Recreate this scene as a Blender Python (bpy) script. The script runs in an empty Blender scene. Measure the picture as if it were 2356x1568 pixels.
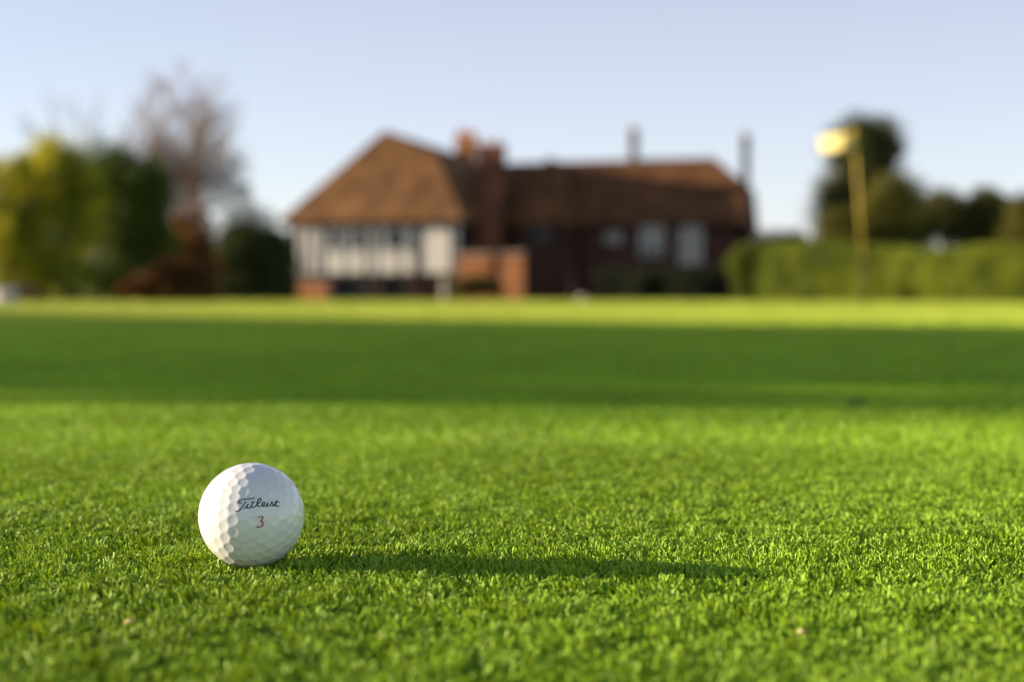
import bpy, bmesh, math
import numpy as np
from mathutils import Vector, Matrix

R = math.radians
PI = math.pi
rng = np.random.default_rng(11)
scene = bpy.context.scene
COL = scene.collection

# ---------------------------------------------------------------- camera model
FPX = 50.0 / 36.0 * 2356.0          # focal length in units of a 2356 px wide picture
CAM_Z = 0.1119
HORIZON = 687.4
TILT = math.atan((784.0 - HORIZON) / FPX)
SUN_EL, SUN_AZ = R(11.0), R(6.0)    # height of the sun, and how far beyond the picture plane it stands (to the left)
SUN = Vector((-math.cos(SUN_EL) * math.cos(SUN_AZ), math.cos(SUN_EL) * math.sin(SUN_AZ), math.sin(SUN_EL)))
CAM = Vector((0, 0, CAM_Z))

def ray(px, py):
    x, y = (px - 1178.0) / FPX, (784.0 - py) / FPX
    c, s = math.cos(TILT), math.sin(TILT)
    return Vector((x, c + y * s, y * c - s))

def at(px, py, d):
    r = ray(px, py)
    return CAM + r * (d / r.y)

def hit(px, py, p0, n):
    r = ray(px, py)
    return CAM + r * ((p0 - CAM).dot(n) / r.dot(n))

def on_ground(px, d):
    p = at(px, HORIZON, d)
    return Vector((p.x, d, 0))

# ---------------------------------------------------------------- helpers
def tag(o, label=None, cat=None, group=None, kind=None):
    if label: o['label'] = label
    if cat: o['category'] = cat
    if group: o['group'] = group
    if kind: o['kind'] = kind
    return o

def empty(name, loc=(0, 0, 0), rz=0.0):
    o = bpy.data.objects.new(name, None)
    o.location = loc
    o.rotation_euler = (0, 0, rz)
    o.empty_display_size = 0.2
    COL.objects.link(o)
    return o

class MB:
    """collects simple shapes into one mesh"""
    def __init__(s):
        s.v, s.f = [], []
    def add(s, vs, fs):
        b = len(s.v)
        s.v += [tuple(p) for p in vs]
        s.f += [tuple(i + b for i in f) for f in fs]
    def box(s, lo, hi, M=None):
        x0, y0, z0 = lo; x1, y1, z1 = hi
        vs = [Vector(p) for p in ((x0,y0,z0),(x1,y0,z0),(x1,y1,z0),(x0,y1,z0),(x0,y0,z1),(x1,y0,z1),(x1,y1,z1),(x0,y1,z1))]
        if M is not None: vs = [M @ p for p in vs]
        s.add(vs, [(0,3,2,1),(4,5,6,7),(0,1,5,4),(1,2,6,5),(2,3,7,6),(3,0,4,7)])
    def tube(s, pts, rad, n=8, cap=True):
        pts = [Vector(p) for p in pts]
        vs, fs = [], []
        for i, p in enumerate(pts):
            t = (pts[min(i + 1, len(pts) - 1)] - pts[max(i - 1, 0)])
            t = t.normalized() if t.length > 1e-9 else Vector((0, 0, 1))
            a = t.cross(Vector((0.31, 0.94, 0.12)))
            if a.length < 1e-3: a = t.cross(Vector((1, 0, 0)))
            a.normalize(); b = t.cross(a)
            for k in range(n):
                w = 2 * PI * k / n
                vs.append(p + (a * math.cos(w) + b * math.sin(w)) * rad[i])
        for i in range(len(pts) - 1):
            for k in range(n):
                fs.append((i*n + k, i*n + (k+1) % n, (i+1)*n + (k+1) % n, (i+1)*n + k))
        if cap:
            fs.append(tuple(range(n - 1, -1, -1)))
            fs.append(tuple((len(pts)-1)*n + k for k in range(n)))
        s.add(vs, fs)
    def poly_prism(s, poly, off):
        n = len(poly)
        poly = [Vector(p) for p in poly]; off = Vector(off)
        s.add(poly + [p + off for p in poly],
              [tuple(range(n)), tuple(range(2*n - 1, n - 1, -1))] + [(i, n + i, n + (i+1) % n, (i+1) % n) for i in range(n)])
    def build(s, name, mat, parent=None, smooth=False, bevel=0.0):
        me = bpy.data.meshes.new(name)
        me.from_pydata([tuple(p) for p in s.v], [], s.f)
        bm = bmesh.new(); bm.from_mesh(me)
        bmesh.ops.recalc_face_normals(bm, faces=bm.faces)
        bm.to_mesh(me); bm.free()
        return link(name, me, mat, parent, smooth, bevel)

def link(name, me, mat, parent=None, smooth=False, bevel=0.0):
    me.materials.append(mat)
    if smooth:
        me.polygons.foreach_set('use_smooth', [True] * len(me.polygons))
    o = bpy.data.objects.new(name, me)
    COL.objects.link(o)
    if parent is not None: o.parent = parent
    if bevel:
        m = o.modifiers.new('bevel', 'BEVEL'); m.width = bevel; m.segments = 2; m.limit_method = 'ANGLE'
    return o

def fast_mesh(name, V, F, col=None):
    """numpy verts (n,3) and faces (m,k) to a mesh, with a per-vertex colour"""
    me = bpy.data.meshes.new(name)
    m, k = F.shape
    me.vertices.add(len(V)); me.vertices.foreach_set('co', np.ascontiguousarray(V, np.float32).ravel())
    me.loops.add(m * k); me.loops.foreach_set('vertex_index', np.ascontiguousarray(F, np.int32).ravel())
    me.polygons.add(m); me.polygons.foreach_set('loop_start', np.arange(0, m * k, k, dtype=np.int32))
    me.update(calc_edges=True)
    if col is not None:
        a = me.attributes.new('tint', 'FLOAT_COLOR', 'POINT')
        c = np.ones((len(V), 4), np.float32); c[:, :3] = col
        a.data.foreach_set('color', c.ravel())
    return me

def vnoise(x, y, seed=0):
    """smooth 2-D value noise in 0..1"""
    xi, yi = np.floor(x).astype(np.int64), np.floor(y).astype(np.int64)
    fx, fy = x - xi, y - yi
    fx, fy = fx*fx*(3-2*fx), fy*fy*(3-2*fy)
    def h(a, b):
        v = np.sin(a * 127.1 + b * 311.7 + seed * 74.7) * 43758.5453
        return v - np.floor(v)
    return (h(xi, yi)*(1-fx) + h(xi+1, yi)*fx)*(1-fy) + (h(xi, yi+1)*(1-fx) + h(xi+1, yi+1)*fx)*fy

# ---------------------------------------------------------------- materials
def mat(name):
    m = bpy.data.materials.new(name); m.use_nodes = True
    nt = m.node_tree; nt.nodes.clear()
    out = nt.nodes.new('ShaderNodeOutputMaterial')
    return m, nt, out

def N(nt, t, **kw):
    n = nt.nodes.new(t)
    for k, v in kw.items():
        if k in n.inputs: n.inputs[k].default_value = v
        else: setattr(n, k, v)
    return n

def noisy(name, c1, c2, scale=3.0, rough=0.8, bump=0.0, bscale=None, spec=0.3, detail=6.0, stretch=(1, 1, 1)):
    m, nt, out = mat(name)
    p = N(nt, 'ShaderNodeBsdfPrincipled', Roughness=rough)
    p.inputs['Specular IOR Level'].default_value = spec
    tc = N(nt, 'ShaderNodeTexCoord'); mp = N(nt, 'ShaderNodeMapping')
    mp.inputs['Scale'].default_value = stretch
    nt.links.new(tc.outputs['Object'], mp.inputs['Vector'])
    no = N(nt, 'ShaderNodeTexNoise', Scale=scale, Detail=detail)
    nt.links.new(mp.outputs['Vector'], no.inputs['Vector'])
    cr = N(nt, 'ShaderNodeValToRGB')
    cr.color_ramp.elements[0].position = 0.3; cr.color_ramp.elements[1].position = 0.7
    cr.color_ramp.elements[0].color = (*c1, 1); cr.color_ramp.elements[1].color = (*c2, 1)
    nt.links.new(no.outputs['Fac'], cr.inputs['Fac'])
    nt.links.new(cr.outputs['Color'], p.inputs['Base Color'])
    if bump:
        b = N(nt, 'ShaderNodeBump', Strength=bump)
        n2 = N(nt, 'ShaderNodeTexNoise', Scale=bscale or scale * 6, Detail=4.0)
        nt.links.new(mp.outputs['Vector'], n2.inputs['Vector'])
        nt.links.new(n2.outputs['Fac'], b.inputs['Height'])
        nt.links.new(b.outputs['Normal'], p.inputs['Normal'])
    nt.links.new(p.outputs[0], out.inputs[0])
    return m

def bricks(name, c1, c2, mortar, scale, rough=0.85, ratio=0.33):
    m, nt, out = mat(name)
    p = N(nt, 'ShaderNodeBsdfPrincipled', Roughness=rough)
    p.inputs['Specular IOR Level'].default_value = 0.2
    tc = N(nt, 'ShaderNodeTexCoord'); sp = N(nt, 'ShaderNodeSeparateXYZ'); cb = N(nt, 'ShaderNodeCombineXYZ')
    ad = N(nt, 'ShaderNodeMath', operation='ADD')
    nt.links.new(tc.outputs['Object'], sp.inputs[0])
    nt.links.new(sp.outputs['X'], ad.inputs[0]); nt.links.new(sp.outputs['Y'], ad.inputs[1])
    nt.links.new(ad.outputs[0], cb.inputs['X']); nt.links.new(sp.outputs['Z'], cb.inputs['Y'])
    br = N(nt, 'ShaderNodeTexBrick', Scale=scale, Color1=(*c1, 1), Color2=(*c2, 1), Mortar=(*mortar, 1))
    br.inputs['Mortar Size'].default_value = 0.012; br.inputs['Row Height'].default_value = ratio * 0.5
    nt.links.new(cb.outputs[0], br.inputs['Vector'])
    no = N(nt, 'ShaderNodeTexNoise', Scale=.7, Detail=7.0)
    nt.links.new(tc.outputs['Object'], no.inputs['Vector'])
    mx = N(nt, 'ShaderNodeMix', data_type='RGBA', blend_type='MULTIPLY')
    mx.inputs['Factor'].default_value = 0.75
    cr = N(nt, 'ShaderNodeValToRGB')
    cr.color_ramp.elements[0].position = .3; cr.color_ramp.elements[1].position = .7
    cr.color_ramp.elements[0].color = (.5, .45, .4, 1); cr.color_ramp.elements[1].color = (1.5, 1.42, 1.3, 1)
    nt.links.new(no.outputs['Fac'], cr.inputs['Fac'])
    nt.links.new(br.outputs['Color'], mx.inputs['A']); nt.links.new(cr.outputs['Color'], mx.inputs['B'])
    nt.links.new(mx.outputs['Result'], p.inputs['Base Color'])
    b = N(nt, 'ShaderNodeBump', Strength=0.5)
    nt.links.new(br.outputs['Fac'], b.inputs['Height']); b.invert = True
    nt.links.new(b.outputs['Normal'], p.inputs['Normal'])
    nt.links.new(p.outputs[0], out.inputs[0])
    return m

def leafy(name, trans=0.35, rough=0.5, spec=0.4, through=(1.25, 1.1, 0.45)):
    """leaf or blade: its own colour comes from the mesh's 'tint'; light passes through"""
    m, nt, out = mat(name)
    a = N(nt, 'ShaderNodeAttribute', attribute_name='tint')
    p = N(nt, 'ShaderNodeBsdfPrincipled', Roughness=rough)
    p.inputs['Specular IOR Level'].default_value = spec
    t = N(nt, 'ShaderNodeBsdfTranslucent')
    g = N(nt, 'ShaderNodeMix', data_type='RGBA', blend_type='MULTIPLY'); g.inputs['Factor'].default_value = 1.0
    g.inputs['B'].default_value = (*through, 1)
    mx = N(nt, 'ShaderNodeMixShader', Fac=trans)
    nt.links.new(a.outputs['Color'], p.inputs['Base Color'])
    nt.links.new(a.outputs['Color'], g.inputs['A']); nt.links.new(g.outputs['Result'], t.inputs['Color'])
    nt.links.new(p.outputs[0], mx.inputs[1]); nt.links.new(t.outputs[0], mx.inputs[2])
    nt.links.new(mx.outputs[0], out.inputs[0])
    return m

def glass(name, spec=1.0, rough=.06):
    m, nt, out = mat(name)
    p = N(nt, 'ShaderNodeBsdfPrincipled', Roughness=rough)
    p.inputs['Base Color'].default_value = (.03, .035, .04, 1)
    p.inputs['Specular IOR Level'].default_value = spec
    nt.links.new(p.outputs[0], out.inputs[0])
    return m

M = {}
M['grass'] = leafy('grass_blades', 0.14, 0.5, 0.3, (1.6, 1.1, .3))
M['leaf'] = leafy('leaves', 0.28, 0.55, 0.3)
M['soil'] = noisy('lawn_thatch', (.012, .026, .006), (.028, .055, .010), 60, 0.9, 0.4, 400)
M['earth'] = noisy('rough_ground', (.03, .045, .012), (.06, .07, .025), 0.6, 0.95)
M['ball'] = noisy('ball_cover', (.84, .84, .84), (.87, .87, .87), 90, 0.17, 0.0, spec=0.5)
M['ink'] = noisy('navy_ink', (.012, .016, .035), (.02, .026, .05), 900, 0.35)
M['red_ink'] = noisy('red_ink', (.33, .035, .04), (.42, .06, .06), 900, 0.35)
M['tile'] = bricks('clay_tiles', (.20, .102, .042), (.26, .138, .058), (.05, .024, .014), 2.0, 0.85, 0.5)
M['shade_tile'] = bricks('shade_toned_tiles', (.13, .06, .026), (.18, .085, .034), (.05, .026, .016), 2.0, 0.85, 0.5)  # roof tile colour darkened to carry the shade on the wings set back
M['stack_brick'] = bricks('stack_brick', (.22, .085, .045), (.28, .115, .06), (.15, .1, .07), 2.2)
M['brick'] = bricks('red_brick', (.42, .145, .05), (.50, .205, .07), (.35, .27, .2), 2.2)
M['dark_brick'] = bricks('darker_brick', (.07, .032, .024), (.09, .042, .03), (.05, .04, .035), 2.2)  # brick in a much darker tone than the red one
M['plaster'] = noisy('cream_render', (.80, .74, .62), (.88, .83, .72), 1.6, 0.9, 0.15, 30)
M['timber'] = noisy('dark_oak', (.035, .025, .018), (.07, .05, .035), 4, 0.75, 0.3, 20)
M['white_paint'] = noisy('white_paint', (.72, .72, .72), (.82, .82, .80), 8, 0.45)
M['glass'] = glass('window_glass')
M['bark'] = noisy('bark', (.07, .045, .028), (.15, .095, .055), 6, 0.95, 0.5, 30, stretch=(1, 1, .25))
M['twig'] = noisy('twigs', (.18, .125, .085), (.26, .185, .13), 2, 0.9)
M['flag'] = leafy('flag_cloth', 0.4, 0.7, 0.1)
M['yellow'] = noisy('yellow_paint', (.84, .64, .09), (.9, .7, .13), 6, 0.4)
M['dark_shaft'] = noisy('dark_shaft', (.02, .03, .018), (.035, .045, .025), 6, 0.5)
M['pale_wood'] = noisy('pale_wood', (.62, .54, .45), (.74, .66, .56), 9, 0.7, 0.2, 40, stretch=(1, 1, .2))
M['post_wood'] = noisy('post_wood', (.16, .1, .06), (.24, .16, .1), 9, 0.8, 0.2, 40, stretch=(1, 1, .2))
M['stone'] = noisy('pale_stone', (.55, .45, .36), (.68, .57, .47), 12, 0.85, 0.3, 40)
M['dim_glass'] = glass('leaded_glass', .3, .35)
M['metal'] = noisy('dark_metal', (.03, .03, .035), (.05, .05, .055), 8, 0.4)
M['dry'] = leafy('dry_leaf', 0.25, 0.5, 0.3)

# ---------------------------------------------------------------- sky, sun, camera
w = bpy.data.worlds.new('World'); scene.world = w; w.use_nodes = True
nt = w.node_tree
bg = nt.nodes.get('Background') or nt.nodes.new('ShaderNodeBackground')
sky = nt.nodes.new('ShaderNodeTexSky'); sky.sky_type = 'NISHITA'; sky.sun_disc = False
sky.sun_elevation = SUN_EL; sky.sun_rotation = -(PI / 2 - SUN_AZ)
sky.air_density = 1.0; sky.dust_density = 0.3; sky.ozone_density = 3.0; sky.altitude = 50
# pale haze low in the sky, thinning towards the zenith
tcw = nt.nodes.new('ShaderNodeTexCoord'); spw = nt.nodes.new('ShaderNodeSeparateXYZ')
nt.links.new(tcw.outputs['Generated'], spw.inputs[0])
inv = nt.nodes.new('ShaderNodeMath'); inv.operation = 'SUBTRACT'; inv.inputs[0].default_value = 1.0; inv.use_clamp = True
nt.links.new(spw.outputs['Z'], inv.inputs[1])
pw = nt.nodes.new('ShaderNodeMath'); pw.operation = 'POWER'; pw.inputs[1].default_value = 1.4
nt.links.new(inv.outputs[0], pw.inputs[0])
hz = nt.nodes.new('ShaderNodeMix'); hz.data_type = 'RGBA'; hz.blend_type = 'ADD'; hz.clamp_factor = True
hz.inputs['B'].default_value = (5.35, 4.9, 5.5, 1)
nt.links.new(pw.outputs[0], hz.inputs['Factor'])
nt.links.new(sky.outputs['Color'], hz.inputs['A']); nt.links.new(hz.outputs['Result'], bg.inputs['Color'])
bg.inputs['Strength'].default_value = 0.055

sl = bpy.data.lights.new('sun', 'SUN'); sl.energy = 5.0; sl.angle = R(0.53); sl.color = (1.0, 0.80, 0.56)
so = bpy.data.objects.new('sun', sl); COL.objects.link(so)
so.rotation_euler = SUN.to_track_quat('Z', 'Y').to_euler(); so.location = SUN * 60

cd = bpy.data.cameras.new('camera'); cam = bpy.data.objects.new('camera', cd); COL.objects.link(cam)
cam.location = CAM; cam.rotation_euler = (PI / 2 - TILT, 0, 0)
cd.lens = 50; cd.sensor_width = 36; cd.clip_start = 0.01; cd.clip_end = 5000
cd.dof.use_dof = True; cd.dof.focus_distance = 0.592; cd.dof.aperture_fstop = 6.3; cd.dof.aperture_blades = 0
scene.camera = cam
vs_ = scene.view_settings
vs_.view_transform = 'Standard'; vs_.look = 'None'; vs_.gamma = 1; vs_.exposure = 1.05; vs_.use_curve_mapping = False
scene.render.engine = 'CYCLES'
scene.cycles.use_denoising = True
scene.cycles.max_bounces = 8; scene.cycles.diffuse_bounces = 2; scene.cycles.transparent_max_bounces = 8
scene.cycles.caustics_reflective = False; scene.cycles.caustics_refractive = False

# ---------------------------------------------------------------- ground
g = MB(); g.add([(-3000,-3000,-.004),(3000,-3000,-.004),(3000,3000,-.004),(-3000,3000,-.004)], [(0,1,2,3)])
tag(g.build('ground', M['earth']), kind='structure')
g = MB(); g.add([(-60,-6,0),(60,-6,0),(60,84,0),(-60,84,0)], [(0,1,2,3)])
tag(g.build('lawn', M['soil']), kind='structure')

# ---------------------------------------------------------------- golf ball
BR = 0.021335
BZ = 0.0026 + BR
bd = 0.577
bp = at(579.0, 1187.0, bd)
BC = Vector((bp.x, bd, BZ))
# dimple centres: an icosahedron whose faces are each divided into a skewed lattice (312 in all)
def ico():
    t = (1 + 5 ** .5) / 2
    v = np.array([(-1,t,0),(1,t,0),(-1,-t,0),(1,-t,0),(0,-1,t),(0,1,t),(0,-1,-t),(0,1,-t),(t,0,-1),(t,0,1),(-t,0,-1),(-t,0,1)], float)
    v /= np.linalg.norm(v[0])
    f = [(0,11,5),(0,5,1),(0,1,7),(0,7,10),(0,10,11),(1,5,9),(5,11,4),(11,10,2),(10,7,6),(7,1,8),(3,9,4),(3,4,2),(3,2,6),(3,6,8),(3,8,9),(4,9,5),(2,4,11),(6,2,10),(8,6,7),(9,8,1)]
    return v, f
def dimple_dirs(h, k):
    v, f = ico(); out = {}
    Mi = np.linalg.inv(np.array([[h, -k], [k, h + k]], float))
    for a, b, c in f:
        for i in range(-h - k, h + k + 1):
            for j in range(-h - k, h + k + 1):
                s, t = Mi @ np.array([i, j], float)
                if s < -1e-6 or t < -1e-6 or s + t > 1 + 1e-6: continue
                p = v[a]*(1 - s - t) + v[b]*s + v[c]*t; p = p / np.linalg.norm(p)
                out[tuple(np.round(p, 3) + 0.0)] = p
    a, b, c = f[0]; s, t = Mi @ np.array([1.0, 0.0])
    return np.array(list(out.values())), s * (v[b] - v[a]) + t * (v[c] - v[a])
DD, ed = dimple_dirs(5, 1)
v_, f_ = ico()
fc = sum(v_[i] for i in f_[0]); fc /= np.linalg.norm(fc)
# lay a face centre on the terminator side, with one row of dimples running up the ball
def frame(n, t):
    t = t - n * np.dot(n, t); t = t / np.linalg.norm(t)
    return np.stack([n, t, np.cross(n, t)], 1)
tn = np.array((-0.42, -0.90, 0.05)); tn /= np.linalg.norm(tn)
Rb = frame(tn, np.array((-0.05, 0.0, 1.0))) @ frame(fc, ed).T
DD = DD @ Rb.T
DRAD = 0.100      # angular radius of a dimple
DDEP = 0.0094      # depth in ball radii
def dimple_depth(d):
    """depth of the dimpled cover along unit directions d (n,3)"""
    out = np.zeros(len(d))
    for s in range(0, len(d), 20000):
        c = np.clip((d[s:s+20000] @ DD.T).max(1), -1, 1)
        a = np.arccos(c) / DRAD
        k = np.clip(1 - a ** 2.5, 0, None)
        out[s:s+20000] = DDEP * (k - 0.12 * np.exp(-((a - 1) / 0.12) ** 2) * (a < 1) * k)
    return out
bm = bmesh.new(); bmesh.ops.create_icosphere(bm, subdivisions=7, radius=1.0)
me = bpy.data.meshes.new('golf_ball'); bm.to_mesh(me); bm.free()
co = np.empty(len(me.vertices) * 3, np.float32); me.vertices.foreach_get('co', co)
co = co.reshape(-1, 3).astype(float); co /= np.linalg.norm(co, axis=1)[:, None]
co *= (BR * (1 - dimple_depth(co)))[:, None]
me.vertices.foreach_set('co', co.astype(np.float32).ravel()); me.update()
bp_ = M['ball'].node_tree.nodes['Principled BSDF'] if 'Principled BSDF' in M['ball'].node_tree.nodes else None
if bp_: bp_.inputs['Coat Weight'].default_value = .4; bp_.inputs['Coat Roughness'].default_value = .06
ball = link('golf_ball', me, M['ball'], smooth=True); ball.location = BC
tag(ball, 'white dimpled golf ball with dark script lettering and a red 3 on the short grass', 'golf ball')

def spline(pts, n=10):
    pts = [Vector(p) for p in pts]; out = []
    P = [pts[0]] + pts + [pts[-1]]
    for i in range(1, len(P) - 2):
        for k in range(n):
            t = k / n
            a, b, c, d = P[i-1], P[i], P[i+1], P[i+2]
            out.append(0.5*((2*b) + (c - a)*t + (2*a - 5*b + 4*c - d)*t*t + (3*b - a - 3*c + d)*t**3))
    out.append(pts[-1]); return out

def print_on_ball(name, strokes, width, material):
    """ink strokes laid on the curved cover, following its dimples"""
    mb = MB()
    def surf(X, Y):
        r = ray((900 + X / 7.84) * .5752, (1950 + Y / 7.84) * .5752)
        o = CAM - BC; r = r.normalized()
        b = o.dot(r); c = o.length_squared - BR * BR; disc = b*b - c
        d = (o + r * (-b - math.sqrt(max(disc, 0)))).normalized()
        h = BR * (1 - dimple_depth(np.array([d[:]]))[0]) + 0.000035
        return d * h
    for st in strokes:
        L = spline([(x, y, 0) for x, y in st])
        n = len(L); vs, fs = [], []
        for i, p in enumerate(L):
            t = L[min(i+1, n-1)] - L[max(i-1, 0)]
            t = t.normalized() if t.length > 1e-6 else Vector((1, 0, 0))
            e = min(i, n - 1 - i) / 4.0
            wd = width * 0.5 * (0.8 + 0.2 * min(1, e)) * (1.12 if abs(t.y) > .6 else 0.95)
            nn = Vector((-t.y, t.x, 0)) * wd
            vs += [surf(p.x + nn.x, p.y + nn.y), surf(p.x, p.y), surf(p.x - nn.x, p.y - nn.y)]
            if i: fs += [(3*i-3, 3*i-2, 3*i+1, 3*i), (3*i-2, 3*i-1, 3*i+2, 3*i+1)]
        mb.add(vs, fs)
    me = bpy.data.meshes.new(name); me.from_pydata([tuple(p) for p in mb.v], [], mb.f)
    return link(name, me, material, ball)
script = [
    [(940,293),(870,325),(760,338),(640,346),(540,362),(455,395),(418,435),(428,468),(475,474),(530,450)],
    [(655,413),(610,482),(560,560),(512,632),(460,690),(400,732),(350,728),(308,705)],
    [(585,652),(645,622),(700,553),(738,488)],
    [(738,488),(704,560),(694,610),(735,634),(790,606),(838,530),(880,452),(895,420)],
    [(880,452),(845,515),(818,575),(834,606),(885,600),(940,576),(990,532)],
    [(828,458),(880,446),(938,432)],
    [(766,440),(780,436)],
    [(990,532),(1052,474),(1112,408),(1134,352),(1102,324),(1058,352),(1020,430),(1004,510),(1028,562),(1090,580),(1150,562)],
    [(1150,562),(1212,530),(1252,488),(1244,446),(1205,436),(1174,472),(1164,530),(1195,572),(1250,576),(1302,548)],
    [(1302,548),(1336,492),(1356,452)],
    [(1356,452),(1332,520),(1328,562),(1366,572),(1412,542)],
    [(1362,384),(1374,376)],
    [(1412,542),(1450,482),(1474,428),(1488,480),(1512,528),(1492,560),(1436,556)],
    [(1492,560),(1548,540),(1590,470),(1640,388)],
    [(1620,430),(1594,505),(1588,552),(1616,576),(1660,572),(1692,548)],
    [(1556,440),(1640,434),(1724,442)],
]
print_on_ball('script_lettering', script, 36, M['ink'])
print_on_ball('numeral', [[(1045,937),(1085,912),(1140,904),(1205,902)], [(1205,902),(1180,950),(1150,1000),(1112,1044)],
                          [(1112,1044),(1165,1060),(1192,1112),(1176,1178),(1120,1220),(1040,1230),(975,1200)]], 42, M['red_ink'])

# ---------------------------------------------------------------- grass
def blades(pos, h, wd, lean, az, face, tint, bend, seg, fold=False):
    """blades as strips: pos (n,2), height, width, lean, lean azimuth, face azimuth; folded along the midrib when near"""
    n = len(pos); m = 3 if fold else 2
    ts = np.linspace(0, 1, seg + 1)
    V = np.empty((n, seg + 1, m, 3), np.float32)
    la = np.stack([np.cos(az), np.sin(az)], 1)
    wv = np.stack([np.cos(face), np.sin(face)], 1); nv = np.stack([-wv[:, 1], wv[:, 0]], 1)
    for k, t in enumerate(ts):
        ang = lean + bend * t
        cx = pos + la * (h * t * np.sin(ang))[:, None]
        cz = h * t * np.cos(ang)
        ww = wd * 0.5 * (1.0 - 0.25 * t ** 2)
        for s in range(m):
            q = cx + wv * ((2 * s / (m - 1) - 1) * ww)[:, None]
            if fold and s == 1: q = q + nv * (ww * .75)[:, None]
            V[:, k, s, :2] = q
            V[:, k, s, 2] = cz
    base = (np.arange(n) * (seg + 1) * m)[:, None]
    F = np.concatenate([base + np.array([[m*k + e, m*k + e + 1, m*k + m + e + 1, m*k + m + e]]) for k in range(seg) for e in range(m - 1)], 0)
    C = np.repeat(tint, (seg + 1) * m, 0)
    return V.reshape(-1, 3), F, C

def sector(n, d0, d1, half, p=1.0):
    """n points between two distances, even over the ground for p=1"""
    u = rng.random(n)
    d = np.sqrt(d0*d0 + u * (d1*d1 - d0*d0)) if p == 1.0 else (d0**p + u * (d1**p - d0**p)) ** (1/p)
    a = (rng.random(n) * 2 - 1) * half
    return np.stack([d * np.sin(a), d * np.cos(a)], 1)

G_LIT = np.array((.290, .50, .035))
def grass_zone(n, d0, d1, half, size, seg, p=1.0, grow=None, hcap=1.0, inner=0.0):
    P = sector(n, d0, d1, half, p)
    if inner: P = P[np.abs(np.arctan2(P[:, 0], P[:, 1])) > inner]; n = len(P)
    x, y = P[:, 0], P[:, 1]
    d = np.hypot(x, y)
    s = size * np.ones(n) if grow is None else size * (d / d0) ** grow
    c1 = vnoise(x * 55, y * 55, 1); c2 = vnoise(x * 170, y * 170, 2); c3 = vnoise(x * 9, y * 9, 3); c4 = vnoise(x*1.3, y*0.6, 4)
    wd = 0.00092 * (0.7 + 0.55 * rng.random(n)) * s
    lean = np.abs(rng.normal(0.22, 0.28, n)); lean = np.where(rng.random(n) < .07, lean + .6, lean)
    az = vnoise(x * 35, y * 35, 7) * 9 + rng.normal(0, 1.3, n)
    face = rng.random(n) * PI * 2
    bend = rng.normal(0.12, 0.18, n)
    # mown: nearly every tip is cut at one height, over a gently uneven sward; a few blades stay below it
    top = 0.0056 * (1 + np.interp(d, [.5, 1.5], [1, .4]) * (0.30 * (c1 - .5) + 0.55 * (c2 - .5))) * (1 + rng.normal(0, .07, n)) * np.minimum(s, hcap * 99) ** (0.75 if hcap >= 1 else hcap)
    top = np.where(rng.random(n) < .25, top * (.55 + .4 * rng.random(n)), top)
    h = top / np.clip(np.cos(lean + bend), .45, 1)
    t = G_LIT[None, :] * (0.72 + 0.5 * rng.random(n))[:, None] * (0.86 + 0.28 * c3)[:, None]
    hue = rng.random(n) * 0.6 + c2 * 0.4
    t = t * np.stack([0.86 + 0.26 * hue, np.ones(n), 1.0 - 0.3 * hue], 1)
    t *= (0.93 + 0.14 * c4)[:, None]
    t *= np.interp(d, [.62, 1.5], [.92, 1.12])[:, None]      # shade between near blades put into the colour: darker close to the camera
    far = np.clip((d - 2.5) / 6, 0, 1)[:, None]      # sunlit far tips put into the colour: paler and yellower with distance
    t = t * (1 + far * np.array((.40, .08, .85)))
    dry = rng.random(n) < 0.006
    t[dry] = np.array((.24, .36, .09)) * (0.7 + 0.5 * rng.random(dry.sum()))[:, None]
    # grass pressed down under the ball
    rb = np.hypot(x - BC.x, y - BC.y)
    under = BC.z - np.sqrt(np.clip(BR**2 - rb**2, 0, None))
    h = np.where(rb < BR * 0.86, np.minimum(h, np.maximum(under * .8, 0.0004)), h)
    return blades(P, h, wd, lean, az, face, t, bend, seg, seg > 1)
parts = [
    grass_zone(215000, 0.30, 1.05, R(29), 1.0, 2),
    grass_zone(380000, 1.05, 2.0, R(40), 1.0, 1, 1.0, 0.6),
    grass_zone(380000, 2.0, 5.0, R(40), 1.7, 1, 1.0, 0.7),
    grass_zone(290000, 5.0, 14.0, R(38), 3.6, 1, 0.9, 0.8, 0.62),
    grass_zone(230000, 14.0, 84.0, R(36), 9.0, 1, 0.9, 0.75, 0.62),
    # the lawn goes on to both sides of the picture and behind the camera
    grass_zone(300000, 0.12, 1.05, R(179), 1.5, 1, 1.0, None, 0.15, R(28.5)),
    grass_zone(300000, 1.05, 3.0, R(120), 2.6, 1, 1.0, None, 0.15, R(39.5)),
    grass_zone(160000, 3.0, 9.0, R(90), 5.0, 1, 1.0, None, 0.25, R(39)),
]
off = 0; Vs, Fs, Cs = [], [], []
for V, F, C in parts:
    Vs.append(V); Fs.append(F + off); Cs.append(C); off += len(V)
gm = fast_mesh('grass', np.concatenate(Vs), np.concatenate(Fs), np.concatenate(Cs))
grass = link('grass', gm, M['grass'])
tag(grass, 'closely mown bright green grass covering the whole lawn', 'grass', kind='stuff')

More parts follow.
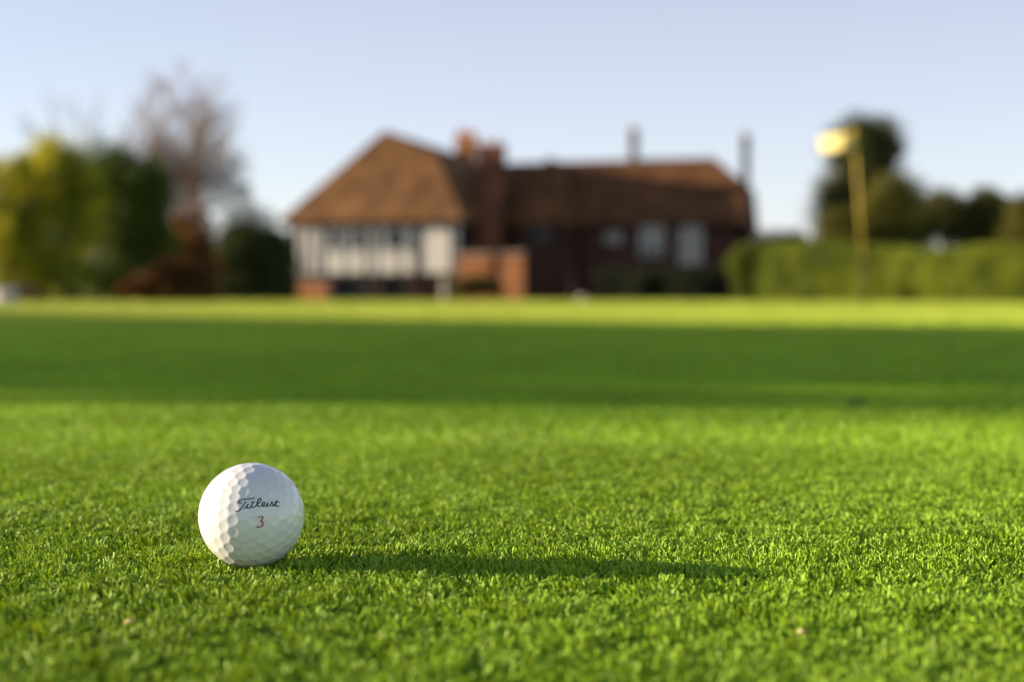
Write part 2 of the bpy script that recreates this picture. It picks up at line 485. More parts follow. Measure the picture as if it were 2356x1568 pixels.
# ---------------------------------------------------------------- foliage
def leaf_cloud(P, size, tint, flat=0.0):
    """one kite-shaped leaf at each point, facing any way"""
    n = len(P)
    a = rng.normal(size=(n, 3)); a[:, 2] *= (1 - flat); a /= np.linalg.norm(a, axis=1)[:, None]
    b = rng.normal(size=(n, 3)); b -= a * (a * b).sum(1)[:, None]; b /= np.linalg.norm(b, axis=1)[:, None]
    L = (size * (0.6 + 0.8 * rng.random(n)))[:, None]
    V = np.stack([P - a*L*.5, P + b*L*.28, P + a*L*.5, P - b*L*.28], 1)
    F = (np.arange(n) * 4)[:, None] + np.array([[0, 1, 2, 3]])
    return V.reshape(-1, 3), F, np.repeat(tint, 4, 0)

def blob_points(blobs, n, clump=0.35, nclump=26):
    """points gathered in clumps through the volume of a few ellipsoids"""
    vol = np.array([b[3]*b[4]*b[5] for b in blobs]); k = rng.choice(len(blobs), nclump * len(blobs), p=vol**.8 / (vol**.8).sum())
    B = np.array(blobs)[k]
    d = rng.normal(size=(len(k), 3)); d /= np.linalg.norm(d, axis=1)[:, None]
    r = rng.random(len(k)) ** 0.30
    c = B[:, :3] + d * B[:, 3:6] * (r * 0.9)[:, None]
    cs = (B[:, 3:6].mean(1)) * clump * (0.6 + 0.8 * rng.random(len(k)))
    j = rng.integers(0, len(k), n)
    e = rng.normal(size=(n, 3)); e /= np.linalg.norm(e, axis=1)[:, None]
    rr = rng.random(n) ** 0.45
    return c[j] + e * (cs[j] * rr)[:, None], j, len(k)

def foliage(name, parent, blobs, n, size, c1, c2, clump=0.35, nclump=26, c3=None):
    P, j, k = blob_points(blobs, n, clump, nclump)
    P[:, 2] = np.maximum(P[:, 2], 0.03)
    mixc = rng.random(k)[j] * 0.8 + rng.random(n) * 0.2
    t = np.array(c1)[None] * (1 - mixc)[:, None] + np.array(c2)[None] * mixc[:, None]
    if c3 is not None:
        pick = (rng.random(k) < 0.25)[j]; t[pick] = np.array(c3) * (0.8 + 0.4 * rng.random(pick.sum()))[:, None]
    V, F, C = leaf_cloud(P, size, t)
    me = fast_mesh(name, V, F, C)
    return link(name, me, M['leaf'], parent)

def trunk(parent, base, top, r0, limbs=5, spread=1.0, name='trunk', m='bark'):
    mb = MB(); base, top = Vector(base), Vector(top)
    n = 7; pts = []; rad = []
    for i in range(n):
        t = i / (n - 1); p = base.lerp(top, t) + Vector((rng.normal(0, .03), rng.normal(0, .03), 0)) * (top - base).length * (0 < i)
        pts.append(p); rad.append(r0 * (1.25 if i == 0 else 1 - .75 * t))
    mb.tube(pts, rad, 9)
    for k in range(limbs):
        i = 2 + k % (n - 3); a = rng.random() * 2 * PI
        e = Vector((math.cos(a), math.sin(a), 0.7)) * spread * (0.6 + .6 * rng.random())
        mb.tube([pts[i], pts[i] + e * .5 + Vector((0, 0, .06)), pts[i] + e], [rad[i] * .6, rad[i] * .4, rad[i] * .12], 6)
    return mb.build(name, M[m], parent, smooth=True)

def V2(px, py, d):                 # pixel of the 2356 wide picture to a point relative to nothing
    p = at(px, py, d); return p

def px_blobs(root, d, blobs):
    """ellipsoids given by picture position and size at distance d, relative to the thing's base"""
    k = d / FPX; out = []
    for px, py, rx, ry, dd in blobs:
        p = at(px, py, d + dd) - root.location
        out.append((p.x, p.y, p.z, rx * k, min(rx, ry) * k * 0.95, ry * k))
    return out

def tree(name, label, cat, px, d, blobs, n, size, c1, c2, tr=0.12, group=None, clump=.40, nclump=70, c3=None, ttop=None, part='crown'):
    root = empty(name, on_ground(px, d)); tag(root, label, cat, group)
    B = px_blobs(root, d, blobs)
    zt = max(b[2] for b in B) if ttop is None else ttop
    bx = np.average([b[0] for b in B], weights=[b[3] for b in B]); by = np.average([b[1] for b in B])
    trunk(root, (0, 0, -.02), (bx * .8, by * .8, zt), tr, 6, max(b[3] for b in B) * .6)
    foliage(part, root, B, int(n * 2.2), size, c1, c2, clump, nclump, c3)
    return root

# left of the house
tree('leafy_tree', 'broad yellow green tree at the left edge, sunlit on its left side', 'tree', 80, 40,
     [(30,440,95,100,0),(120,400,90,85,-.3),(160,500,90,90,.3),(60,560,90,85,-.3),(10,560,80,95,0),(120,610,80,60,0),(185,450,55,70,.4)],
     17000, .12, (.15,.19,.012), (.50,.50,.025), .13, c3=(.66,.62,.035), nclump=75)
tree('shaded_crown', 'rounded dense dark green crown right of the yellow green tree, its shaded side put in by leaf colour', 'tree', 285, 44,
     [(285,450,100,115,0),(270,560,110,115,0),(325,520,85,110,.2),(240,630,90,60,0),(350,545,55,75,0),(335,440,62,80,.2),(245,415,85,85,0)],
     21000, .11, (.055,.10,.010), (.14,.20,.020), .13)  # shaded right side of the broad left tree, built apart with darker leaves
tree('copper_shrub', 'copper brown shrub at the foot of the bare tree', 'shrub', 440, 50,
     [(440,545,48,85,0),(445,620,60,65,0),(400,600,45,60,0)], 9000, .12, (.12,.055,.016), (.28,.125,.03), .06, c3=(.36,.17,.03))
tree('copper_shrub', 'low copper brown shrub in front of the dark green crown', 'shrub', 370, 41,
     [(330,665,75,26,0),(400,645,70,45,0),(455,655,50,45,0)], 8000, .1, (.09,.042,.012), (.22,.10,.025), .05, c3=(.32,.16,.03))
tree('dark_shrub', 'dark green shrub close against the left corner of the house', 'shrub', 590, 62,
     [(545,605,75,85,0),(630,605,60,85,0),(575,560,60,60,0),(640,580,45,55,0),(510,630,50,60,0)], 13000, .15, (.04,.06,.016), (.10,.125,.032), .09)
tree('slender_tree', 'thin airy tree rising just left of the house roof', 'tree', 562, 74,
     [(560,470,36,58,0),(600,510,40,40,0),(535,520,40,50,0)], 800, .16, (.04,.05,.025), (.09,.095,.04), .08)

def bare_tree(name, label, px, d, fork_py, tips, seed, r0, nb, nt, rmin=.009, twig=.2):
    """a leafless tree: limbs fan up from the fork to the given tips, each hung with branches and twigs"""
    rg = np.random.default_rng(seed)
    root = empty(name, on_ground(px, d)); tag(root, label, 'tree', None)
    tm, cm = MB(), MB()
    fork = at(px, fork_py, d) - root.location
    tm.tube([(0, 0, -.02), fork * .5 + Vector((.06, 0, 0)), fork], [r0 * 1.2, r0, r0 * .85], 9)
    H = max(at(a, b, d).z for a, b in tips)
    def branch(p, q, r, n=4, wob=.03, sides=4):
        L = (q - p).length; pts = [p]
        for i in range(1, n + 1):
            t = i / n
            pts.append(p.lerp(q, t) + Vector(rg.normal(0, wob * L, 3)) * (t < 1) + Vector((0, 0, -.08 * L * math.sin(PI * t))))
        cm.tube(pts, [max(r * (1 - .75 * i / n), rmin) for i in range(n + 1)], sides, cap=False)
        return pts
    for a, b in tips:
        tip = at(a, b, d) - root.location + Vector((0, rg.normal(0, H * .10), 0))
        st = fork * (.75 + .25 * rg.random())
        mid = st.lerp(tip, .5); mid.z += .02 * H
        L = branch(st, tip, r0 * .55, 7, .02, 6)
        for k in range(nb):
            t = .22 + .78 * rg.random(); i = min(int(t * 7), 6); p = L[i].lerp(L[i + 1], t * 7 - i)
            ax = (L[i + 1] - L[i]).normalized(); w_ = rg.random() * 2 * PI
            dv = (ax + Vector((math.cos(w_), math.sin(w_), .1)) * (.35 + .35 * rg.random())).normalized()
            q = p + dv * H * twig * (1.1 - .6 * t) * (.6 + .6 * rg.random())
            B = branch(p, q, r0 * .14, 3, .04, 3)
            for m in range(nt):
                u_ = .2 + .8 * rg.random(); i2 = min(int(u_ * 3), 2); p2 = B[i2].lerp(B[i2 + 1], u_ * 3 - i2)
                w_ = rg.random() * 2 * PI
                d2 = (dv + Vector((math.cos(w_), math.sin(w_), .25)) * .6).normalized()
                branch(p2, p2 + d2 * H * twig * .38 * (.4 + .8 * rg.random()), rmin, 2, .05, 3)
    tm.build('trunk', M['bark'], root, smooth=True)
    cm.build('crown', M['twig'], root)
    return root
bare_tree('bare_tree', 'tall leafless grey brown tree fanning up left of the house', 422, 62, 520,
          [(302,340),(325,270),(360,235),(395,225),(425,190),(455,215),(488,240),(515,290),(532,350),(335,395),(520,410),(440,300),(385,320),(480,330),(360,300)], 5, .15, 22, 9, .009, .24)
bare_tree('bare_tree', 'faint leafless tree whose twigs show above the yellow green tree', 190, 75, 420,
          [(75,265),(125,240),(180,215),(235,240),(295,270),(320,320)], 8, .12, 10, 5, .007)

# right of the house
tree('tall_evergreen', 'tall dark evergreen with a rounded top behind the flagstick', 'tree', 1985, 90,
     [(1992,332,92,66,0),(1975,345,60,50,0),(2020,345,60,50,0),(1985,405,92,68,0),(1970,475,108,78,0),(2045,475,88,78,0),(1985,570,115,85,0)],
     30000, .2, (.045,.068,.016), (.11,.13,.03), .22, c3=(.17,.155,.034), nclump=120)
tree('olive_tree', 'olive brown lower tree before the tall evergreen', 'tree', 2050, 78,
     [(2045,465,65,65,0),(2010,540,100,60,0),(2085,520,60,65,0),(1920,540,50,60,0)], 14000, .16, (.09,.10,.016), (.20,.19,.025), .12)
for i, (px, blobs, lab) in enumerate((
    (2190, [(2170,505,75,62,0),(2110,520,50,60,0),(2220,520,50,55,0)], 'dark broad tree above the hedge, next right of the tall evergreen'),
    (2285, [(2275,490,55,60,0),(2300,530,50,45,0),(2240,530,45,40,0)], 'dark broad tree above the hedge near the right edge'))):
    tree('broad_tree', lab, 'tree', px, 86, blobs, 10000, .18, (.06,.07,.012), (.15,.15,.028), .14, 'dark trees beyond the hedge')
tree('olive_bush', 'olive green bush rising behind the hedge at the right edge', 'bush', 2350, 52,
     [(2350,520,45,80,0),(2335,600,55,60,0),(2400,520,60,100,0)], 9000, .12, (.08,.09,.012), (.17,.16,.02), .1)
tree('far_thicket', 'hazy green thicket between the house and the tall evergreen', 'bush', 1820, 130,
     [(1800,570,70,38,0),(1870,585,60,40,0),(1750,590,40,40,0)], 5000, .28, (.05,.06,.025), (.10,.105,.04), .1)

# clipped hedge: nearer at its right end
def hedge(name, label, p0, p1, height, thick, n, c1, c2, size=.09, end=1.0):
    root = empty(name, p0); tag(root, label, 'hedge')
    u = (p1 - p0); L = u.length; u.normalize(); v = Vector((-u.y, u.x, 0))
    P = rng.random((n, 3)); face = rng.random(n)
    s = P[:, 0] * L; q = (P[:, 1] - .5) * thick; z = P[:, 2] * height
    m1 = face < .45; q[m1] = -thick / 2 + rng.normal(0, .05, m1.sum())
    m2 = (face >= .45) & (face < .8); z[m2] = height + rng.normal(0, .045, m2.sum())
    m3 = (face >= .8) & (face < .87); s[m3] = rng.normal(0, .05, m3.sum())
    bulge = (vnoise(s * .8, z * 1.2, 5) - .5) * .5
    q = q - bulge * (q < 0); z = z * (1 + .16 * (vnoise(s * .45, q * .5, 9) - .5))
    z = z * (1 + (end - 1) * s / L)                 # the top drops a little along its length
    W = np.stack([s * u.x + q * v.x, s * u.y + q * v.y, z], 1)
    cl = vnoise(s * .7, z * 1.3, 6) * .7 + rng.random(n) * .3
    t = np.array(c1)[None] * (1 - cl)[:, None] + np.array(c2)[None] * cl[:, None]
    V, F, C = leaf_cloud(W, size, t)
    link('foliage', fast_mesh('foliage', V, F, C), M['leaf'], root)
    k = n // 3                                      # twiggy inner growth, well inside the clipped face
    s2, q2, z2 = rng.random(k) * L, (rng.random(k) - .5) * thick * .7, rng.random(k) * height * .93
    z2 = z2 * (1 + (end - 1) * s2 / L)
    W = np.stack([s2 * u.x + q2 * v.x, s2 * u.y + q2 * v.y, z2], 1)
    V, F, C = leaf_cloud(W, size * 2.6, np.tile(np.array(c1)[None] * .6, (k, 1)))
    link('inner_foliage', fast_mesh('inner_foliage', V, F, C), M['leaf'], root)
    return root
hp0, hp1 = on_ground(1730, 62), on_ground(2500, 33)
hedge('clipped_hedge', 'long clipped green hedge across the right side of the lawn', hp0, hp1, at(1700, 568, 62).z, 1.8, 95000, (.045,.08,.006), (.25,.31,.016), .085, .52)
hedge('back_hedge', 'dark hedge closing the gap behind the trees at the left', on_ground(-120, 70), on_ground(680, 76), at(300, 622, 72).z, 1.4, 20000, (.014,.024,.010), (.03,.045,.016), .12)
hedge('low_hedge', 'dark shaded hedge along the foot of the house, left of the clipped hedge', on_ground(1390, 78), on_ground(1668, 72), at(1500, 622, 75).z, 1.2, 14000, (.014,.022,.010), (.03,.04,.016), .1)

# ---------------------------------------------------------------- the house
YAW = R(16)
u = Vector((math.cos(YAW), -math.sin(YAW), 0)); v = Vector((math.sin(YAW), math.cos(YAW), 0)); Z = Vector((0, 0, 1))
D0 = 84.0
O = on_ground(1052, D0)                    # front right corner of the left wing at the ground
house = empty('clubhouse', O)
tag(house, 'long old brick and timber clubhouse with brown tiled roofs and four chimneys', 'house')
def LP(a, b, z): return u * a + v * b + Z * z          # local point: along the front, back from it, up
def uv(p):                                              # world point to local coordinates
    q = p - O; return q.dot(u), q.dot(v), q.z
def front(px, py, b=0.0): return uv(hit(px, py, O + v * b, v))
def wbox(mb, a0, a1, b0, b1, z0, z1):
    vs = [LP(a, b, z) for z in (z0, z1) for a, b in ((a0, b0), (a1, b0), (a1, b1), (a0, b1))]
    mb.add(vs, [(0,3,2,1),(4,5,6,7),(0,1,5,4),(1,2,6,5),(2,3,7,6),(3,0,4,7)])
e1 = front(642, 508, -.5); e2 = front(1062, 499, -.5)
ZE = (e1[2] + e2[2]) / 2                   # eaves height
A0, A1 = e1[0], e2[0]
# left wing: hipped roof running back from the lawn
def onslope(px, py, pitch=R(60)):
    n = (-v * math.sin(pitch) + Z * math.cos(pitch)); return uv(hit(px, py, O + LP(0, -.5, ZE), n))
pA = onslope(884, 300); pB = onslope(1002, 352)
cz = pA[2]; DEEP = pA[1] + 12
r = MB()
E1, E2 = LP(A0, -.5, ZE), LP(A1, -.5, ZE); E3, E4 = LP(A1, DEEP, ZE), LP(A0, DEEP, ZE)
TA, TB, TC = LP(*pA), LP(*pB), LP(pA[0], DEEP, cz)
TD = LP(pB[0] + .1, DEEP, pB[2])
r.add([E1, E2, E3, E4, TA, TB, TC, TD], [(0,1,5,4),(1,2,7,5),(5,7,6,4),(3,0,4,6),(2,3,6,7),(0,3,2,1)])
r.add([p - Z * .22 for p in (E1, E2, E3, E4)] + [E1, E2, E3, E4], [(0,1,5,4),(1,2,6,5),(2,3,7,6),(3,0,4,7)])
roof1 = r.build('roof', M['tile'], house)
wl, wr = front(668, 560)[0], 0.0
zp0 = front(850, 634)[2]; zp1 = ZE - .2
w_ = MB(); wbox(w_, wl, wr, 0, .3, zp0, zp1); w_.build('plaster_wall', M['plaster'], house)
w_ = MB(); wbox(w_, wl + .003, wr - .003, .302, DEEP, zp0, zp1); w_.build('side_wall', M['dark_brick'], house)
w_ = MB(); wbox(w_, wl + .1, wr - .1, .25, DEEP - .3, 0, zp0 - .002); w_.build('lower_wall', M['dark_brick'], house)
# dark timbers standing 3 cm proud of the render
tb = MB()
wbox(tb, wl, wr, -.05, -.002, zp0 - .05, zp0 + .16); wbox(tb, wl, wr, -.05, -.002, zp1 - .25, zp1 - .002)
for px, hw in ((672, .09), (698, .05), (722, .05), (744, .08), (792, .03), (838, .07), (868, .03), (915, .05), (960, .24), (1040, .1)):
    a = front(px, 570)[0]; wbox(tb, a - hw, a + hw, -.045, -.002, zp0 + .162, zp1 - .252)
tb.build('timber_frame', M['timber'], house)
def window(a0, a1, b, z0, z1, nx, nz, paint='white_paint', pane='glass'):
    f = MB(); t = .07
    wbox(f, a0 - t, a1 + t, b - .06, b + .04, z0 - t, z0); wbox(f, a0 - t, a1 + t, b - .06, b + .04, z1, z1 + t)
    wbox(f, a0 - t, a0, b - .058, b + .04, z0, z1); wbox(f, a1, a1 + t, b - .058, b + .04, z0, z1)
    for i in range(1, nx):
        a = a0 + (a1 - a0) * i / nx; wbox(f, a - .025, a + .025, b - .054, b + .03, z0, z1)
    for i in range(1, nz):
        z = z0 + (z1 - z0) * i / nz; wbox(f, a0, a1, b - .05, b + .03, z - .02, z + .02)
    o = f.build('window', M[paint], house)
    g = MB(); wbox(g, a0, a1, b - .02, b - .004, z0, z1); g.build('pane', M[pane], o)
    return o
zt = front(800, 529)[2]; zb = front(800, 573)[2]
for p0, p1 in ((748, 772), (780, 802), (812, 846), (856, 880), (890, 932)):
    window(front(p0, 550)[0], front(p1, 550)[0], -.03, zb, zt, 1, 1, 'white_paint', 'dim_glass')
# sheltered openings of the lower storey
def opening(p0, p1, m, y0=642, y1=676):
    f = MB(); a0, a1 = front(p0, 660)[0], front(p1, 660)[0]
    wbox(f, a0, a1, .19, .248, .05, zp0 - .1)
    return f, a0, a1
for p0, p1 in ((768, 836), (884, 928)):
    f = MB(); a0, a1 = front(p0, 660)[0], front(p1, 660)[0]
    wbox(f, a0 - .08, a0, .14, .247, 0, zp0 - .06); wbox(f, a1, a1 + .08, .14, .247, 0, zp0 - .06); wbox(f, a0, a1, .14, .247, zp0 - .16, zp0 - .06)
    o = f.build('door', M['timber'], house)
    g = MB(); wbox(g, a0, a1, .20, .246, .02, zp0 - .162); g.build('pane', M['glass'], o)
for px in (765, 850, 875, 940, 1020):
    p = MB(); a = front(px, 660)[0]; wbox(p, a - .12, a + .12, -.02, .12, 0, zp0 - .052); p.build('post', M['pale_wood'] if px > 1000 else M['timber'], house)

# long right wing, set back
SB = 5.0
ra = front(1150, 376, SB + 4.0); rb_ = front(1642, 362, SB + 4.0)
ZR = (ra[2] + rb_[2]) / 2
xr = front(1716, 470, SB + 1.5)[0]
hb = rb_[0]
r = MB()
w0, w1, e0, e1_ = A1 - 3.0, xr, SB - .5, SB + 8.5
zq = ZE - .1
pts = [LP(w0, e0, zq), LP(w1, e0, zq), LP(w1, e1_, zq), LP(w0, e1_, zq), LP(w0, SB + 4, ZR), LP(hb, SB + 4, ZR),
       LP(w1, SB + 4 - 2.2, zq + (ZR - zq) * .52), LP(w1, SB + 4 + 2.2, zq + (ZR - zq) * .52)]
r.add(pts, [(0,1,6,5,4),(5,6,7),(7,2,3,4,5),(1,2,7,6),(0,4,3),(0,3,2,1)])
r.add([p - Z * .2 for p in pts[:4]] + pts[:4], [(0,1,5,4),(1,2,6,5),(2,3,7,6),(3,0,4,7)])
r.build('roof', M['shade_tile'], house)
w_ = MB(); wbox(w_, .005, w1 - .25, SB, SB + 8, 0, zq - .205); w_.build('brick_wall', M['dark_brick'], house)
# lean-to at the right end under its own low roof
l1 = front(1752, 560, SB + 1)[0]; zl = front(1752, 552, SB + 1)[2]
zl2 = front(1720, 500, SB + 1)[2]
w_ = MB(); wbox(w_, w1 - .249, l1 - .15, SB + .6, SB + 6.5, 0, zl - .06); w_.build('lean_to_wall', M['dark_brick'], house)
r = MB(); r.poly_prism([LP(w1 - .22, SB + .2, zl2), LP(l1, SB + .2, zl), LP(l1, SB + 6.8, zl), LP(w1 - .22, SB + 6.8, zl2)], (0, 0, -.15)); r.build('lean_to_roof', M['shade_tile'], house)
# cross wing half way along, hipped towards the lawn
CB = 3.6
ca0, ca1 = front(1172, 560, CB)[0], front(1326, 560, CB)[0]
cr = (ca0 + ca1) / 2; zc = ZR - .12
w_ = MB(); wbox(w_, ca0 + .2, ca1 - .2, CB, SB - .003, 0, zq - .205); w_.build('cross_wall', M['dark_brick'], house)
r = MB()
pts = [LP(ca0, CB - .4, zq - .02), LP(ca1, CB - .4, zq - .02), LP(ca1, SB + 4.2, zq - .02), LP(ca0, SB + 4.2, zq - .02), LP(cr, CB + 1.2, zc), LP(cr, SB + 4.2, zc)]
r.add(pts, [(0,1,4), (1,2,5,4), (0,4,5,3), (0,3,2,1), (2,3,5)])
r.add([p - Z * .16 for p in pts[:4]] + pts[:4], [(0,1,5,4),(1,2,6,5),(2,3,7,6),(3,0,4,7)])
r.build('roof', M['shade_tile'], house)
window(front(1218, 530, CB)[0], front(1266, 530, CB)[0], CB - .03, front(1240, 556, CB)[2], front(1240, 510, CB)[2], 2, 2, 'timber')
# windows of the long wing
for p0, p1, y0, y1, nx, nz in ((1476, 1524, 522, 586, 2, 3), (1566, 1612, 525, 604, 2, 3), (0, 0, 0, 0, 0, 0))[:2]:
    window(front(p0, 560, SB)[0], front(p1, 560, SB)[0], SB - .03, front(p0, y1, SB)[2], front(p0, y0, SB)[2], nx, nz)
window(front(1392, 560, SB)[0], front(1432, 560, SB)[0], SB - .03, front(1410, 560, SB)[2], front(1410, 532, SB)[2], 2, 2, 'timber')
# chimneys
def chimney(px0, px1, top, bot, b, deep, m, pots=2):
    c = MB(); a0 = front(px0, 400, b)[0]; a1 = front(px1, 400, b)[0]; zt_ = front((px0 + px1) / 2, top, b)[2]; z0 = front(px0, bot, b)[2]
    wbox(c, a0, a1, b, b + deep, z0, zt_ - .3)
    wbox(c, a0 - .06, a1 + .06, b - .06, b + deep + .06, zt_ - .298, zt_ - .15); wbox(c, a0 - .02, a1 + .02, b - .02, b + deep + .02, zt_ - .148, zt_)
    o = c.build('chimney', m, house)
    for k in range(pots):
        q = MB(); a = a0 + (a1 - a0) * (k + .5) / pots
        p = LP(a, b + deep / 2, zt_ + .002)
        q.tube([p, p + Z * .18, p + Z * .36], [.13, .11, .12], 10); q.build('chimney_pot', M['brick'], o)
chimney(1047, 1087, 306, 400, 9.0, .9, M['brick'])
chimney(1098, 1152, 330, 690, 3.6, 1.2, M['stack_brick'])
chimney(1448, 1464, 298, 400, SB + 3.6, .7, M['post_wood'], 1)
chimney(1706, 1722, 312, 500, SB + 3.6, .6, M['dark_brick'], 1)

# ---------------------------------------------------------------- garden walls and small things by the house
def brick_wall(label, px0, px1, py_top, d, thick=.35, piers=False):
    p0, p1 = on_ground(px0, d), on_ground(px1, d - (px1 - px0) / FPX * d * math.tan(YAW))
    root = empty('garden_wall', p0); tag(root, label, 'wall')
    q = p1 - p0; L = q.length; a = math.atan2(q.y, q.x); Mx = Matrix.Rotation(a, 4, 'Z'); h = at(px0, py_top, d).z
    b = MB(); b.box((0, 0, 0), (L, thick, h - .1), Mx); b.build('brickwork', M['brick'], root)
    c = MB(); c.box((-.04, -.04, h - .098), (L + .04, thick + .04, h), Mx); c.build('coping', M['stone'], root, bevel=.015)
    return root
brick_wall('low red brick wall at the left corner of the house', 645, 752, 644, 78)
brick_wall('orange brick wall right of the cream timbered wing', 1050, 1132, 582, 76)
brick_wall('short orange brick wall, right of the longer orange one', 1150, 1204, 580, 75.4)
tree('low_shrub', 'low yellowish shrub in front of the longer orange brick wall', 'shrub', 1085, 72,
     [(1062,662,38,24,0),(1105,655,38,28,0),(1140,668,26,18,0)], 3000, .1, (.05,.06,.01), (.12,.11,.02), .03)

# flagstick and flag on the green
PD = 17.0
pb = on_ground(1991, PD); ptop = at(1965, 296, PD)
pin = empty('flagstick', pb); tag(pin, 'thin leaning yellow flagstick standing on the green at right', 'flagstick')
dv = ptop - pb
def along(t): return dv * t
ts = (at(1985, 597, PD).z) / ptop.z
m_ = MB(); m_.tube([along(0) - Z * .01, along(ts)], [.012, .012], 12); m_.build('lower_shaft', M['dark_shaft'], pin, smooth=True)  # lower stretch of the stick in a much darker tone
m_ = MB(); m_.tube([along(ts + .0005), along(.985)], [.0115, .0105], 12); m_.tube([along(.9852), along(1.0)], [.018, .012], 12)
m_.build('upper_shaft', M['yellow'], pin, smooth=True)
nx, nz = 30, 12; FW, FH = .54, .215
V = np.zeros((nx + 1, nz + 1, 3))
cx = cy = 0.0
for i in range(nx + 1):
    s = i / nx
    # the cloth leaves the pole towards the camera, then curls away so that its end faces the sun
    k_ = min(max((s - .24) / .2, 0), 1); k_ = k_ * k_ * (3 - 2 * k_)
    hx = -.80 * (1 - k_) - .58 * k_; hy = -.60 * (1 - k_) + .80 * k_ + .25 * math.sin(s * 21)
    cx += hx * FW / nx; cy += hy * FW / nx
    for j in range(nz + 1):
        t = j / nz
        V[i, j] = (cx + .012 * math.sin(t * 4 + s * 5), cy + .015 * math.sin(t * 5), -FH * t * (1 - .1 * s) - .05 * s)
V = V.reshape(-1, 3) + np.array(along(.985)[:])
F = np.array([(i*(nz+1)+j, (i+1)*(nz+1)+j, (i+1)*(nz+1)+j+1, i*(nz+1)+j+1) for i in range(nx) for j in range(nz)])
me = fast_mesh('flag', V, F, np.tile(np.array((.95, .88, .42)), (len(V), 1)))
fl = link('flag', me, M['flag'], pin, smooth=True)
so_ = fl.modifiers.new('thickness', 'SOLIDIFY'); so_.thickness = .0012
cup = None

# low planter cut by the left edge
bb = on_ground(-22, 26)
bench = empty('wooden_planter', bb, R(-24)); bench.scale = (1.35,) * 3; tag(bench, 'low pale wooden planter on the lawn, cut off by the left edge', 'planter')
for x in (-.29, .29):
    for y in (-.14, .14):
        l = MB(); l.box((x - .025, y - .025, 0), (x + .025, y + .025, .25)); l.build('leg', M['pale_wood'], bench, bevel=.004)
s = MB()
for k in range(7):
    for y in (-.15, .135): s.box((-.26 + k * .075, y, .035), (-.195 + k * .075, y + .015, .215))
for x in (-.3, .285):
    for k in range(3): s.box((x, -.11 + k * .075, .035), (x + .015, -.045 + k * .075, .215))
s.build('side_panel', M['pale_wood'], bench)
s = MB()
s.box((-.32, -.17, .216), (.32, -.11, .236)); s.box((-.32, .11, .216), (.32, .17, .236)); s.box((-.32, -.109, .216), (-.26, .109, .236)); s.box((.26, -.109, .216), (.32, .109, .236))
s.build('rim', M['pale_wood'], bench)
s = MB(); s.box((-.26, -.13, .06), (.26, .13, .2)); s.build('potting_soil', M['earth'], bench)

# short post and a pale stone marker at the far rim of the lawn
p = on_ground(1316, 60); post = empty('wooden_post', p); tag(post, 'short brown wooden post at the far rim of the lawn', 'post')
m_ = MB(); m_.tube([(0,0,-.02),(0,0,.5),(0,0,1.0)], [.1,.098,.095], 10); m_.build('shaft', M['post_wood'], post, smooth=False, bevel=.01)
m_ = MB(); m_.tube([(0,0,1.002),(0,0,1.05),(0,0,1.09)], [.12,.11,.03], 10); m_.build('cap', M['post_wood'], post)
bm = bmesh.new(); bmesh.ops.create_icosphere(bm, subdivisions=3, radius=.17)
for q in bm.verts:
    k = 1 + .12 * math.sin(q.co.x * 17 + 1) * math.cos(q.co.y * 13) + .06 * math.sin(q.co.z * 23)
    q.co *= k; q.co.z *= .8
me = bpy.data.meshes.new('marker_stone'); bm.to_mesh(me); bm.free()
st = link('marker_stone', me, M['stone'], smooth=True); st.location = on_ground(1339, 50) + Z * .11
tag(st, 'small pale rounded stone on the far rim of the lawn', 'stone')

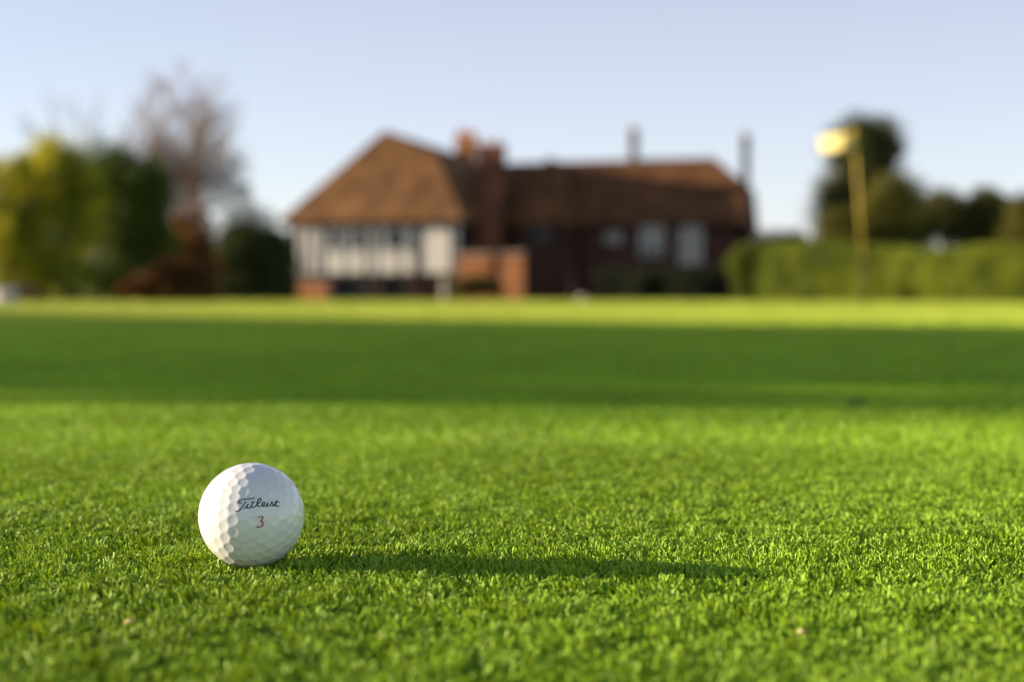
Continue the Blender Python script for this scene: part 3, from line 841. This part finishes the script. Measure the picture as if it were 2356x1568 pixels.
# scraps lying in the grass
def scrap(name, label, cat, px, py, L, W, c, z=.0052, rot=0.4, tilt=.35):
    r_ = ray(px, py); t = (z - CAM.z) / r_.z; p = CAM + r_ * t
    V, F = [], []
    n = 8
    for i in range(n + 1):
        s = i / n; wd_ = W * math.sin(PI * min(max(s, .04), .96)) ** .7 * .5
        for k in (-1, 0, 1):
            V.append((L * (s - .5), k * wd_, .0006 * abs(k) + .0008 * math.sin(s * 3)))
        if i:
            b = 3 * i
            F += [(b-3, b-2, b+1, b), (b-2, b-1, b+2, b+1)]
    me = fast_mesh(name, np.array(V), np.array(F), np.tile(np.array(c), (len(V), 1)))
    o = link(name, me, M['dry'], smooth=True); o.location = p; o.rotation_euler = (tilt, -.15, rot)
    m = o.modifiers.new('thickness', 'SOLIDIFY'); m.thickness = .0002
    tag(o, label, cat); return o
scrap('leaf_scrap', 'pale straw coloured scrap lying in the grass at lower left', 'leaf', 299, 1434, .0045, .0022, (.82, .74, .34), rot=.6)
scrap('leaf_scrap', 'pale straw scrap in the grass at lower right', 'leaf', 1846, 1458, .003, .002, (.80, .74, .40), rot=-.3)
scrap('dead_leaf', 'small dark dead leaf lying on the lawn at right, near the shade', 'leaf', 1972, 927, .024, .012, (.035, .03, .012), z=.009, rot=.1, tilt=.2)

# ---------------------------------------------------------------- tree outside the frame whose shade crosses the lawn
sx = -12.0
shade = empty('spreading_tree', (sx, 4.2, 0)); tag(shade, 'broad leafy tree left of the picture whose shade crosses the lawn', 'tree')
def shade_at(gx, gy):
    """where a shadow edge at ground (gx, gy) leaves the tree's plane"""
    z = (gx - sx) * math.tan(SUN_EL) / math.cos(SUN_AZ); return gy + (gx - sx) * math.tan(SUN_AZ), z
FE = [shade_at(*p) for p in ((-5.2,12.0),(-2.9,9.0),(-1.6,7.3),(.36,5.8),(1.1,5.4),(1.9,5.2),(3.5,4.6),(8,1.2))]
NE = [shade_at(*p) for p in ((-5.2,1.9),(-.6,1.68),(.56,1.54),(8,1.2))]
n = 20000
zz = rng.random(n) * 3.3 + 1.0
yf = np.interp(zz, [p[1] for p in FE], [p[0] for p in FE]) + (vnoise(zz * 5, zz * 0, 31) - .5) * .2
yn = np.interp(zz, [p[1] for p in NE], [p[0] for p in NE]) + rng.normal(.05, .22, n) + (vnoise(zz * 4, zz * 0, 33) - .5) * .2
k = yf > yn
zz, yf, yn = zz[k], yf[k], yn[k]
tt = rng.random(len(zz))
yy = yn + (yf - yn) * tt
xx = rng.normal(0, .55, len(zz))
P = np.stack([xx, yy - 4.2 + rng.normal(0, .03, len(zz)), zz], 1)
t = np.array((.03, .05, .012))[None] * (0.6 + .8 * rng.random(len(zz)))[:, None]
V, F, C = leaf_cloud(P, .17, t)
link('crown', fast_mesh('crown', V, F, C), M['leaf'], shade)
trunk(shade, (0, 0, -.02), (.1, -.3, 2.9), .2, 7, 1.3)
